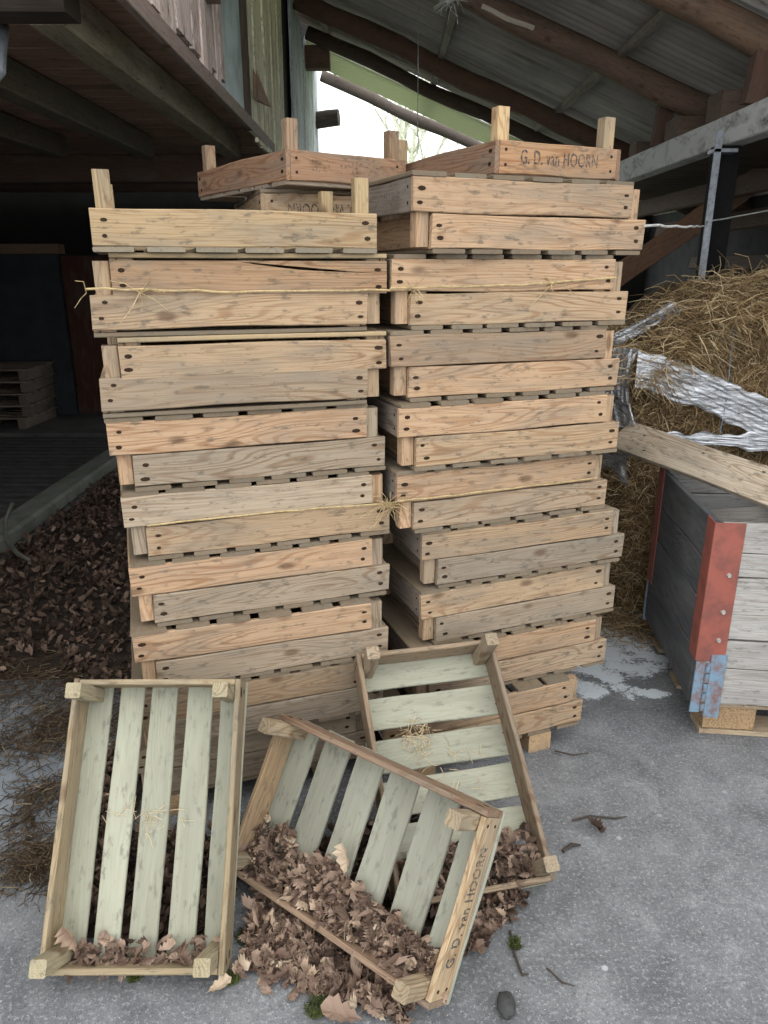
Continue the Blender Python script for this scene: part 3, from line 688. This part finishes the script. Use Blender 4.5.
# box on a pallet
px0, px1, py0, py1 = 1.19, 2.39, 2.36, 3.10
pal = thing('pallet', 'pallet with pressed chip blocks under the wooden box', 'pallet', ((px0 + px1) / 2, (py0 + py1) / 2, 0)); off = Vector(pal.location)
for i, bxp in enumerate((px0, (px0 + px1) / 2 - .07, px1 - .19)):
    for j, byp in enumerate((py0 + .0, (py0 + py1) / 2 - .05, py1 - .1)):
        mb = MB(); mb.box(bxp + .005, bxp + .19, byp + .003, byp + .1, .022, .115, cham=.004); o = child(mb, 'block', M_CHIP if j == 0 else M_WOOD, pal, off, (.34, .22, .14))
for j, byp in enumerate((py0 - .002, (py0 + py1) / 2 - .06, py1 - .12)):
    mb = MB(); mb.box(px0 - .005, px1, byp, byp + .12, 0, .02, cham=.003, nseg=5, warp=.001); child(mb, 'bottom_board', M_WOOD, pal, off, (.45, .36, .25))
    mb = MB(); mb.box(px0 - .005, px1, byp, byp + .12, .117, .135, cham=.003, nseg=5, warp=.001); child(mb, 'stringer_board', M_WOOD, pal, off, (.46, .36, .25))
mb = MB()
for i in range(6): mb.box(px0 + i * .21, px0 + i * .21 + .14, py0 - .02, py1, .137, .152, cham=.003)
child(mb, 'deck_boards', M_WOOD, pal, off, (.42, .34, .24))
px0, px1, py0, py1 = 1.14, 2.34, 2.34, 3.09
box = thing('slatted_box', 'grey wooden box with red steel corners on the pallet', 'box', ((px0 + px1) / 2, (py0 + py1) / 2, .154)); off = Vector(box.location)
box.rotation_euler.z = pal.rotation_euler.z = R(-6.0); box.location.y -= .038; pal.location.y -= .02; box.location.x += .021; pal.location.x += .045
ZT = .857; hts = [.154, .305, .42, .52, .66, .75, ZT]; bt = .024
def wall_boards(name, p0, p1, nrm, col, drop=0, hs=hts):
    mb = MB()
    for a, c in zip(hs[:-1], hs[1:]):
        A, L = align((p0[0], p0[1], (a + c) / 2), (p1[0], p1[1], (a + c) / 2), nrm); mb.board(A, L, c - a - .004, bt, nseg=6, warp=.002, cham=.003)
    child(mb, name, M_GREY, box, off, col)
wall_boards('front_wall', (px0 + .03, py0 + bt / 2), (px1 - .03, py0 + bt / 2), (0, -1, 0), (.40, .39, .37))
wall_boards('back_wall', (px0 + .03, py1 - bt / 2), (px1 - .03, py1 - bt / 2), (0, 1, 0), (.26, .26, .26))
wall_boards('side_wall', (px0 + bt / 2, py0 + .03), (px0 + bt / 2, py1 - .03), (-1, 0, 0), (.085, .09, .098), 0, [.154, .36, .55, .70, ZT])  # left side boards coloured darker to stand in for their shade
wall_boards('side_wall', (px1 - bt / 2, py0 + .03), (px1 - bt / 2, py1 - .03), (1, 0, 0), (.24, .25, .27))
for (cx, cy, sx, sy, c) in ((px0, py0, 1, 1, 1), (px1, py0, -1, 1, 0), (px0, py1, 1, -1, 0), (px1, py1, -1, -1, 0)):
    mb = MB(); th = .004; z0, z1 = .335, ZT + .003; w = .098
    for (xa, xb, ya, yb) in ((cx - sx * th, cx + sx * w, cy - sy * th, cy), (cx - sx * th, cx, cy, cy + sy * w * .8)):
        mb.box(min(xa, xb), max(xa, xb), min(ya, yb), max(ya, yb), z0, z1, cham=.0012, axis=2, nseg=4)
    o = child(mb, 'steel_corner', M_RED, box, off)
    if c: o['label'] = 'red steel corner facing the camera'
    m2 = MB()
    for zz in (.42, .53, .67): m2.tube([(cx + sx * .066, cy - sy * .003, zz), (cx + sx * .066, cy - sy * .012, zz)], [.009, .006], 10)
    q = m2.build('corner_bolts', M_ZINC, o)
    mb = MB(); z0, z1 = .125, .333
    mb.box(min(cx + sx * .05, cx + sx * .105), max(cx + sx * .05, cx + sx * .105), min(cy - sy * .009, cy), max(cy - sy * .009, cy), z0 - .02, z1 + .03, cham=.002, axis=2)
    mb.box(min(cx + sx * .0, cx + sx * .035), max(cx, cx + sx * .035), min(cy - sy * .008, cy), max(cy - sy * .008, cy), z0, z1, cham=.002, axis=2)
    for i in range(5): mb.tube([(cx + sx * .042, cy - sy * .008, z0 + .01 + i * .04), (cx + sx * .042, cy - sy * .008, z0 + .04 + i * .04)], .008, 10)
    child(mb, 'hinge', M_BLUE, box, off)
# grey planks thrown in the box
for (p0, p1, w, c, lab) in (((1.28, 2.86, .66), (2.36, 2.98, .72), .20, (.30, .29, .27), 'wide grey plank lying inside the box at the back'), ((1.27, 2.62, .58), (2.35, 2.66, .66), .18, (.26, .26, .25), 'grey plank lying inside the box in the middle'), ((1.56, 2.45, .56), (1.66, 2.98, .80), .07, (.30, .24, .18), 'narrow brown lath leaning inside the box')):
    mb = MB(); A, L = align(p0, p1, (0, -.35, 1)); mb.board(A, L, w, .022, nseg=6, warp=.004); tag(mb.build('loose_plank', M_GREY, None, c), lab, 'plank')
# long board laid over the box
mb = MB(); nb = Vector((-.42, -.58, .66)).normalized(); q0, q1 = Vector((1.05, 3.37, .893)), Vector((1.545, 2.05, .864)); ub = nb.cross((q1 - q0).normalized()); ub = ub if ub.z > 0 else -ub
A, L = align(q0 + ub * .076, q1 + ub * .076, nb); mb.board(A, L, .152, .026, nseg=8, warp=.001, skew=.15)
for x, y in ((-.55, .03), (-.48, -.04), (-.2, .04), (.1, .045)): mb.disc(A @ Vector((x, y, .0128)), (0, 0, 1), .01, .007, (1, 0, 0), 1)
tag(mb.build('long_board', [M_WOOD, M_NAIL], None, (.62, .53, .41)), 'long pale plank laid slantwise across the wooden box', 'plank')

# ------------------------------------------------------------------ twine, cords
def front_pt(layer, lx, z, out=.006):
    x, y, yaw = layer; p = place(x, y, yaw, lx, -out); return (p[0], p[1], z)
def twine(name, pts, r, lab, cat, mat=M_TWINE, frays=()):
    mb = MB(); P = []
    for a, c in zip(pts[:-1], pts[1:]):
        for i in range(8): P.append(Vector(a).lerp(Vector(c), i / 8) + Vector((0, -abs(RND.gauss(0, .0008)), RND.gauss(0, .0012))))
    P.append(Vector(pts[-1])); mb.tube(P, r, 5)
    for (p, n) in frays:
        for _ in range(n): strand(mb, p, (RND.gauss(0, 1), -abs(RND.gauss(0, .5)), RND.gauss(0, .8)), RND.uniform(.03, .09), .0012, .8, .2)
    return tag(mb.build(name, mat, None), lab, cat)
l0, l3 = LEFT[0], LEFT[3]; r1, r4 = RIGHT[1], RIGHT[4]
zt = 1.62
twine('straw_twine', [front_pt(l0, -.005, zt + .01), front_pt(l0, .35, zt), front_pt(l0, .775, zt), front_pt(r1, .0, zt + .005, .012), front_pt(r1, .4, zt + .012), front_pt(r1, .72, zt + .03)], .0028, 'straw-coloured twine drawn across the upper part of both stacks', 'twine', frays=((front_pt(l0, .12, zt), 8), (front_pt(r1, .06, zt), 8), (front_pt(r1, .5, zt + .015), 8), (front_pt(l0, -.005, zt), 2)))
zt = ZB + PAIR * 4 + .108
twine('straw_twine', [front_pt(l3, .06, zt), front_pt(l3, .4, zt + .002), front_pt(l3, .775, zt - .005, .012), front_pt(r4, -.0, zt + .01, .014), front_pt(r4, .4, zt + .005), front_pt(r4, .72, zt + .006)], .0028, 'straw-coloured twine knotted between the two stacks lower down', 'twine', frays=((front_pt(l3, .755, zt - .01, .014), 26), (front_pt(l3, .775, zt - .02, .014), 10)))
twine('white_cord', [(.785, 2.385, 1.80), (1.2, 3.1, 1.83), (1.6, 3.95, 1.875), (1.91, 4.69, 1.935), (2.7, 4.9, 2.07), (3.58, 5.1, 2.25)], .004, 'white cord strung from the right stack past the metal strip', 'cord', M_CORD)
twine('hanging_cord', [(.28, 7.0, 3.70), (.285, 7.0, 2.9), (.30, 7.0, 2.35)], .004, 'thin cord hanging from the roof in front of the opening', 'cord', M_CORD)
mb = MB()
for _ in range(40): strand(mb, (.43 + RND.uniform(-.05, .05), 5.55, 3.30 + RND.uniform(-.02, .10)), (RND.gauss(0, 1), RND.gauss(0, .4), RND.gauss(-.3, .9)), RND.uniform(.05, .14), .003, .9)
mb.tube([(.43, 5.55, 3.30), (.42, 5.56, 3.58)], .004, 5); tag(mb.build('frayed_rope', M_CORD), 'frayed white rope end hanging from the roof', 'rope')
mb = MB(); pts = [(-1.365, 3.05, 2.5), (-1.365, 3.0, 2.40), (-1.36, 2.97, 2.34), (-1.385, 2.95, 2.29), (-1.41, 2.94, 2.32)]; mb.tube(pts, [.028, .026, .024, .02, .012], 8); tag(mb.build('iron_hook', M_GALV, smooth=True), 'grey metal hook hanging from the loft at the left edge', 'hook')
mb = MB(); pts = [(-2.26, 4.3, .32), (-2.30, 4.25, .22), (-2.26, 4.15, .13), (-2.15, 4.05, .08), (-2.02, 3.98, .05)]; mb.tube(pts, .013, 8); tag(mb.build('garden_hose', M_HOSE, smooth=True), 'grey bent hose end sticking up by the kerb', 'hose')

# pallets in the dark
for k in range(5):
    rz = R(RND.uniform(-4, 4)); z = .062 + k * .125
    p = thing('pallet', ['lowest', 'second lowest', 'middle', 'second highest', 'topmost'][k] + ' dark pallet stacked in the left background', 'pallet', (-4.25 + .01 * k, 8.05, z), (0, 0, rz), 'pallets stacked in the dark')
    for sx in (-.5, 0, .42):
        mb = MB(); mb.box(sx, sx + .08, -.34, .34, .0, .095, cham=.004); mb.build('stringer', M_BEAM, p, (.20, .17, .14))
    mb = MB()
    for i in range(5): mb.box(-.52, .52, -.34 + i * .15, -.34 + i * .15 + .09, .097, .118, cham=.003)
    mb.build('deck_boards', M_BEAM, p, (.24, .20, .16))

# ------------------------------------------------------------------ leaves, straw, moss, twigs
OUT = [(0, -.55), (.05, -.38), (.15, -.30), (.13, -.20), (.25, -.08), (.19, .03), (.31, .15), (.22, .24), (.23, .36), (.10, .44), (0, .5)]
OUT = OUT + [(-x, y) for x, y in reversed(OUT[1:-1])]
def leaf(mb, p, size, up, yaw, curl, seed):
    up = Vector(up).normalized(); q = up.to_track_quat('Z', 'Y').to_matrix().to_4x4() @ Matrix.Rotation(yaw, 4, 'Z'); q = Matrix.Translation(p) @ q
    mid = [(0, -.5), (0, -.15), (0, .15), (0, .5)]
    vs = []
    for (x, y) in OUT: vs.append((x, y))
    vs += [(0, -.15), (0, .15)]
    V = []
    tw = RND.uniform(-.5, .5)
    for (x, y) in vs:
        z = curl * (abs(x) * 1.9 + y * y * 1.2) + tw * x * y + .04 * math.sin(x * 20 + y * 14)
        V.append(q @ Vector((x * size * .88, y * size * (1 - .2 * abs(curl)), z * size)))
    n = len(OUT); a, c = n, n + 1; fs = []
    for i in range(n):
        j = (i + 1) % n; ym = (OUT[i][1] + OUT[j][1]) / 2
        fs.append((i, j, a if ym < 0 else c))
    # bridge between the two spine points
    fs = [f for f in fs]
    i5, i15 = 5, n - 5
    fs.append((a, i5, c)); fs.append((a, c, i15))
    mb.add(V, fs, 0, None, seed)
def leaves(mb, n, sampler, smin=.035, smax=.075, flat=.5, tone=(.4, .25)):
    for _ in range(n):
        p, nrm = sampler(); d = Vector(nrm) + Vector((RND.gauss(0, flat), RND.gauss(0, flat), RND.gauss(0, flat * .5)))
        leaf(mb, p, RND.uniform(smin, smax), d, RND.uniform(0, 6.28), RND.gauss(.5, .7), min(1, max(0, RND.gauss(*tone))))
# left litter mound
def mound_z(x, y):
    e = min((x + 2.33) / .35, (-.72 - x) / .25, (y - 2.75) / .6, (6.8 - y) / .4)
    return max(0, min(1, e)) * (.05 + .03 * mnoise.noise(Vector((x * 3, y * 3, 0))))
mb = MB(); vs, fs = [], []; nx, ny = 40, 90
for j in range(ny + 1):
    for i in range(nx + 1):
        x = -2.33 + 1.63 * i / nx; y = 2.7 + 4.1 * j / ny; vs.append((x, y, mound_z(x, y) - .004))
for j in range(ny):
    for i in range(nx): a = j * (nx + 1) + i; fs.append((a, a + 1, a + nx + 2, a + nx + 1))
mb.add(vs, fs, 1)
def s_left():
    while True:
        x = RND.uniform(-2.32, -.72); y = 2.55 + 4.2 * RND.random() ** 1.25
        if y > 2.75 + .35 * mnoise.noise(Vector((x * 3, 1, 2))): break
    return (x, y, mound_z(x, y) + RND.uniform(.004, .03)), (0, 0, 1)
leaves(mb, 5600, s_left, .03, .06, .6, (.14, .19))
tag(mb.build('leaf_litter', [M_LEAF, M_MOULD]), 'dark heap of fallen leaves along the kerb at the left', 'leaves', None, 'stuff')
# leaves in and below the middle crate
m2 = Matrix.Translation(c2c) @ Euler((C2['rx'], C2['ry'], C2['rz'])).to_matrix().to_4x4(); up2 = m2.to_3x3() @ Vector((0, -.4, 1))
def s_c2():
    u = RND.uniform(-.345, .335); hgt = .135 - .06 * (u + .34) / .68 + .04 * mnoise.noise(Vector((u * 9, 0, 5)))
    v = RND.random() ** 1.3; ly = -CD / 2 + .02 + v * hgt; lz = .022 + RND.random() * .06 * (1 - v)
    return m2 @ Vector((u, ly, lz)), up2
mb = MB(); leaves(mb, 720, s_c2, .026, .06, .8, (.5, .27)); tag(mb.build('leaf_pile', M_LEAF), 'dry brown leaves caught in the bottom of the middle leaning crate', 'leaves', None, 'stuff')
def inpoly(p, poly):
    r = False; j = len(poly) - 1
    for i in range(len(poly)):
        (x1, y1), (x2, y2) = poly[i], poly[j]
        if (y1 > p[1]) != (y2 > p[1]) and p[0] < (x2 - x1) * (p[1] - y1) / (y2 - y1) + x1: r = not r
        j = i
    return r
def s_poly(poly, h):
    xs = [p[0] for p in poly]; ys = [p[1] for p in poly]
    def f():
        while True:
            p = (RND.uniform(min(xs), max(xs)), RND.uniform(min(ys), max(ys)))
            if inpoly(p, poly): return (p[0], p[1], .006 + RND.random() ** 1.5 * h), (0, 0, 1)
    return f
mb = MB(); leaves(mb, 850, s_poly([(-.37, 1.70), (-.36, 1.42), (-.10, 1.30), (.05, 1.275), (.08, 1.34), (-.12, 1.50)], .025), .026, .056, .75, (.45, .27))
leaves(mb, 70, s_poly([(-.38, 1.45), (-.36, 1.37), (-.05, 1.27), (.08, 1.24), (0, 1.40)], .02), .03, .06, .4, (.6, .24))
tag(mb.build('leaf_pile', M_LEAF), 'dry brown leaves on the floor in front of the middle leaning crate', 'leaves', None, 'stuff')
m3 = Matrix.Translation(c3c) @ Euler((C3['rx'], 0, C3['rz'])).to_matrix().to_4x4(); up3 = m3.to_3x3() @ Vector((0, -.4, 1))
def s_c3():
    u = RND.uniform(-.21, .21); v = RND.random() ** 1.2; return m3 @ Vector((u, -CL / 2 + .02 + v * (.10 + .05 * (u + .2) / .4), .02 + RND.random() * .075 * (1 - v))), up3
mb = MB(); leaves(mb, 420, s_c3, .024, .05, .8, (.42, .2)); tag(mb.build('leaf_pile', M_LEAF), 'dry leaves in the bottom of the leaning crate with cross slats', 'leaves', None, 'stuff')
mb = MB(); leaves(mb, 420, s_poly([(.10, 1.60), (.16, 1.42), (.25, 1.47), (.33, 1.55), (.40, 1.63), (.36, 1.65)], .02), .024, .05, .75, (.4, .22)); tag(mb.build('leaf_pile', M_LEAF), 'dry leaves on the floor below the leaning crate with cross slats', 'leaves', None, 'stuff')
m1 = Matrix.Translation(c1c) @ Euler((C1['rx'], 0, C1['rz'])).to_matrix().to_4x4(); up1 = m1.to_3x3() @ Vector((0, -.4, 1))
def s_c1():
    u = RND.uniform(-.17, .21); v = RND.random() ** 1.6; return m1 @ Vector((u, -CL / 2 + .02 + v * .05, .02 + RND.random() * .06 * (1 - v))), up1
mb = MB(); leaves(mb, 75, s_c1, .03, .06, .7, (.4, .2)); leaves(mb, 60, s_poly([(-.80, 1.46), (-.78, 1.40), (-.42, 1.38), (-.40, 1.46)], .02), .03, .06, .5, (.5, .25))
tag(mb.build('leaf_pile', M_LEAF), 'leaves along the bottom board of the left leaning crate', 'leaves', None, 'stuff')
mb = MB(); q = [(-.86, 1.50), (-.42, 1.49), (-.42, 1.86), (-.80, 1.86), (-.86, 2.3), (-1.0, 2.3)]
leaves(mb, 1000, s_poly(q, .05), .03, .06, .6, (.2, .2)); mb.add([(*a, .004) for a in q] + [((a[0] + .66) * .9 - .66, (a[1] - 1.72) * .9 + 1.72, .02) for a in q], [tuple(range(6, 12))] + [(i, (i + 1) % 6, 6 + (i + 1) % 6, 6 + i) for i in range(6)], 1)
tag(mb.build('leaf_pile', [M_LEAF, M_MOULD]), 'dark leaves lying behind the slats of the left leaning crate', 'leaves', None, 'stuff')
mb = MB(); q = [(-.30, 1.82), (.10, 1.40), (.38, 1.70), (.25, 1.98), (-.05, 1.90)]
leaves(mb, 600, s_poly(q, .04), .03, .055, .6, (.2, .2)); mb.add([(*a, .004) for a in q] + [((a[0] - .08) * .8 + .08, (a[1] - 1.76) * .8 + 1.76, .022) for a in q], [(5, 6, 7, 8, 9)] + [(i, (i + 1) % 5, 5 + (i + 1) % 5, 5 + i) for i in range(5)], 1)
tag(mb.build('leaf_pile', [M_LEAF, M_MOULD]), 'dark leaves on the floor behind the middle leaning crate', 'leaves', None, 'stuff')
for (p, s, yaw, tone, nrm, curl, lab) in (((-.10, 1.265, .03), .11, 1.3, .5, (0, -.3, 1), .5, 'large red-brown oak leaf on the floor at the front'), (tuple(m1 @ Vector((-.17, -.27, .045))), .09, .4, .78, tuple(up1), .8, 'curled tan leaf in the lower left corner of left leaning crate'), ((-.40, 1.345, .02), .07, 2.2, .95, (0, 0, 1), .3, 'pale leaf below the left leaning crate'), (tuple(m2 @ Vector((-.02, -.05, .035))), .10, .2, .95, tuple(up2), .4, 'pale upright oak leaf in the middle leaning crate')):
    mb = MB(); leaf(mb, p, s, nrm, yaw, curl, tone); tag(mb.build('oak_leaf', M_LEAF), lab, 'leaf')
# straw litter on the floor at left
mb = MB()
for (cx, cy, rx, ry, n) in ((-1.55, 2.75, .75, .35, 2200), (-1.25, 2.40, .22, .22, 900), (-1.13, 2.05, .12, .12, 300), (-1.02, 1.75, .12, .10, 600), (-1.5, 2.25, .14, .12, 300), (-1.1, 2.5, .3, .2, 500), (-1.12, 1.9, .08, .10, 150)):
    for _ in range(n):
        x = RND.gauss(cx, rx * .5); y = RND.gauss(cy, ry * .5)
        if x > -.90 and y < 2: continue
        strand(mb, (x, y, .004 + RND.random() * .02), (RND.gauss(0, 1), RND.gauss(0, 1), RND.gauss(0, .12)), RND.uniform(.02, .08), RND.uniform(.0009, .002), min(1, max(0, RND.gauss(.3, .28))), 0)
tag(mb.build('straw_litter', M_LITTER), 'trodden straw scattered on the floor at the left', 'straw', None, 'stuff')
mb = MB()
for _ in range(420): strand(mb, (RND.gauss(1.18, .10), RND.gauss(3.28, .12), .01 + RND.random() * .05), (RND.gauss(0, 1), RND.gauss(0, 1), RND.gauss(0, .3)), RND.uniform(.05, .15), .0016, min(1, max(0, RND.gauss(.5, .25))), 0)
tag(mb.build('straw_litter', M_STRAW), 'loose straw on the floor at the foot of the bale', 'straw', None, 'stuff')
def straw_bits(n, f, lab):
    mb = MB()
    for _ in range(n):
        p, d = f(); strand(mb, p, d, RND.uniform(.02, .06), .0009, RND.uniform(.8, 1), 0)
    tag(mb.build('straw_wisps', M_STRAW), lab, 'straw', None, 'stuff')
def on3():
    u, v = (RND.gauss(-.06, .025), RND.gauss(.10, .03)) if RND.random() < .6 else (RND.gauss(.03, .04), RND.gauss(-.05, .06))
    return m3 @ Vector((u, v, .017)), m3.to_3x3() @ Vector((RND.gauss(0, 1), RND.gauss(0, 1), RND.gauss(0, .15)))
straw_bits(90, on3, 'wisps of straw on the slats of the cross-slatted leaning crate')
def on1():
    u, v = (RND.gauss(-.0, .05), RND.gauss(-.0, .015)); return m1 @ Vector((u, v, .017)), m1.to_3x3() @ Vector((RND.gauss(0, 1), RND.gauss(0, .6), RND.gauss(0, .15)))
straw_bits(22, on1, 'wisps of straw on the slats of the left leaning crate')
for (cx, cy, r, lab) in ((-.16, 1.30, .026, 'green moss tuft on the floor by the large red-brown leaf'), (-.36, 1.50, .03, 'green moss tuft beside the left leaning crate'), (-.375, 1.38, .018, 'moss tuft at the right foot of the left leaning crate'), (-.62, 1.385, .016, 'moss tuft under the left leaning crate'), (.34, 1.475, .013, 'small moss tuft beside the right leaning crate')):
    mb = MB()
    for _ in range(150):
        a = RND.uniform(0, 6.28); q = r * RND.random() ** .5; strand(mb, (cx + q * math.cos(a), cy + q * math.sin(a), .002), (RND.gauss(0, .5), RND.gauss(0, .5), 1), RND.uniform(.010, .026), .0013, .5, 0)
    tag(mb.build('moss_tuft', M_MOSS), lab, 'moss', 'moss tufts on the floor')
def twig(pts, r, lab):
    mb = MB(); mb.tube(pts, [r] * (len(pts) - 1) + [r * .5], 6); tag(mb.build('twig', M_TWIG), lab, 'twig', 'twigs on the floor')
twig([(.335, 1.52, .005), (.335, 1.45, .006), (.345, 1.39, .005), (.36, 1.385, .012)], .0035, 'thin upright twig on the floor near the right leaning crate')
twig([(.54, 1.80, .006), (.57, 1.82, .012), (.60, 1.825, .006)], .006, 'short thick dark twig lying on the open floor')
twig([(.60, 1.93, .006), (.66, 1.95, .008), (.74, 1.94, .006), (.78, 1.95, .005)], .003, 'forked twig with a dead leaf on the open floor')
twig([(.41, 1.41, .004), (.44, 1.37, .004), (.47, 1.36, .004)], .002, 'fine curved twig on the open floor')
twig([(.62, 2.28, .012), (.68, 2.25, .016), (.74, 2.27, .01)], .003, 'twig beside the pale timber end under the right stack')
mb = MB(); leaf(mb, (.66, 1.90, .012), .07, (0, 0, 1), .5, .6, .05); leaf(mb, (.67, 1.88, .012), .06, (.2, 0, 1), 1.5, .6, .1); tag(mb.build('dead_leaf', M_LEAF), 'dark crumpled leaf on the open floor by the forked twig', 'leaf')
mb = MB(); vs, fs = [], []
for j in range(9):
    for i in range(14):
        th = math.pi * j / 8; ph = 2 * math.pi * i / 14; d = Vector((math.sin(th) * math.cos(ph), math.sin(th) * math.sin(ph), math.cos(th)))
        k = 1 + .25 * mnoise.noise(d * 2.2); vs.append((.29 + d.x * .022 * k, 1.30 + d.y * .034 * k, .018 + d.z * .018 * k))
for j in range(8):
    for i in range(14): a = j * 14 + i; c = j * 14 + (i + 1) % 14; fs.append((a, a + 14, c + 14, c))
mb.add(vs, fs); tag(mb.build('stone', M_STONE, smooth=True), 'small dark rounded stone on the floor at the bottom edge', 'stone')
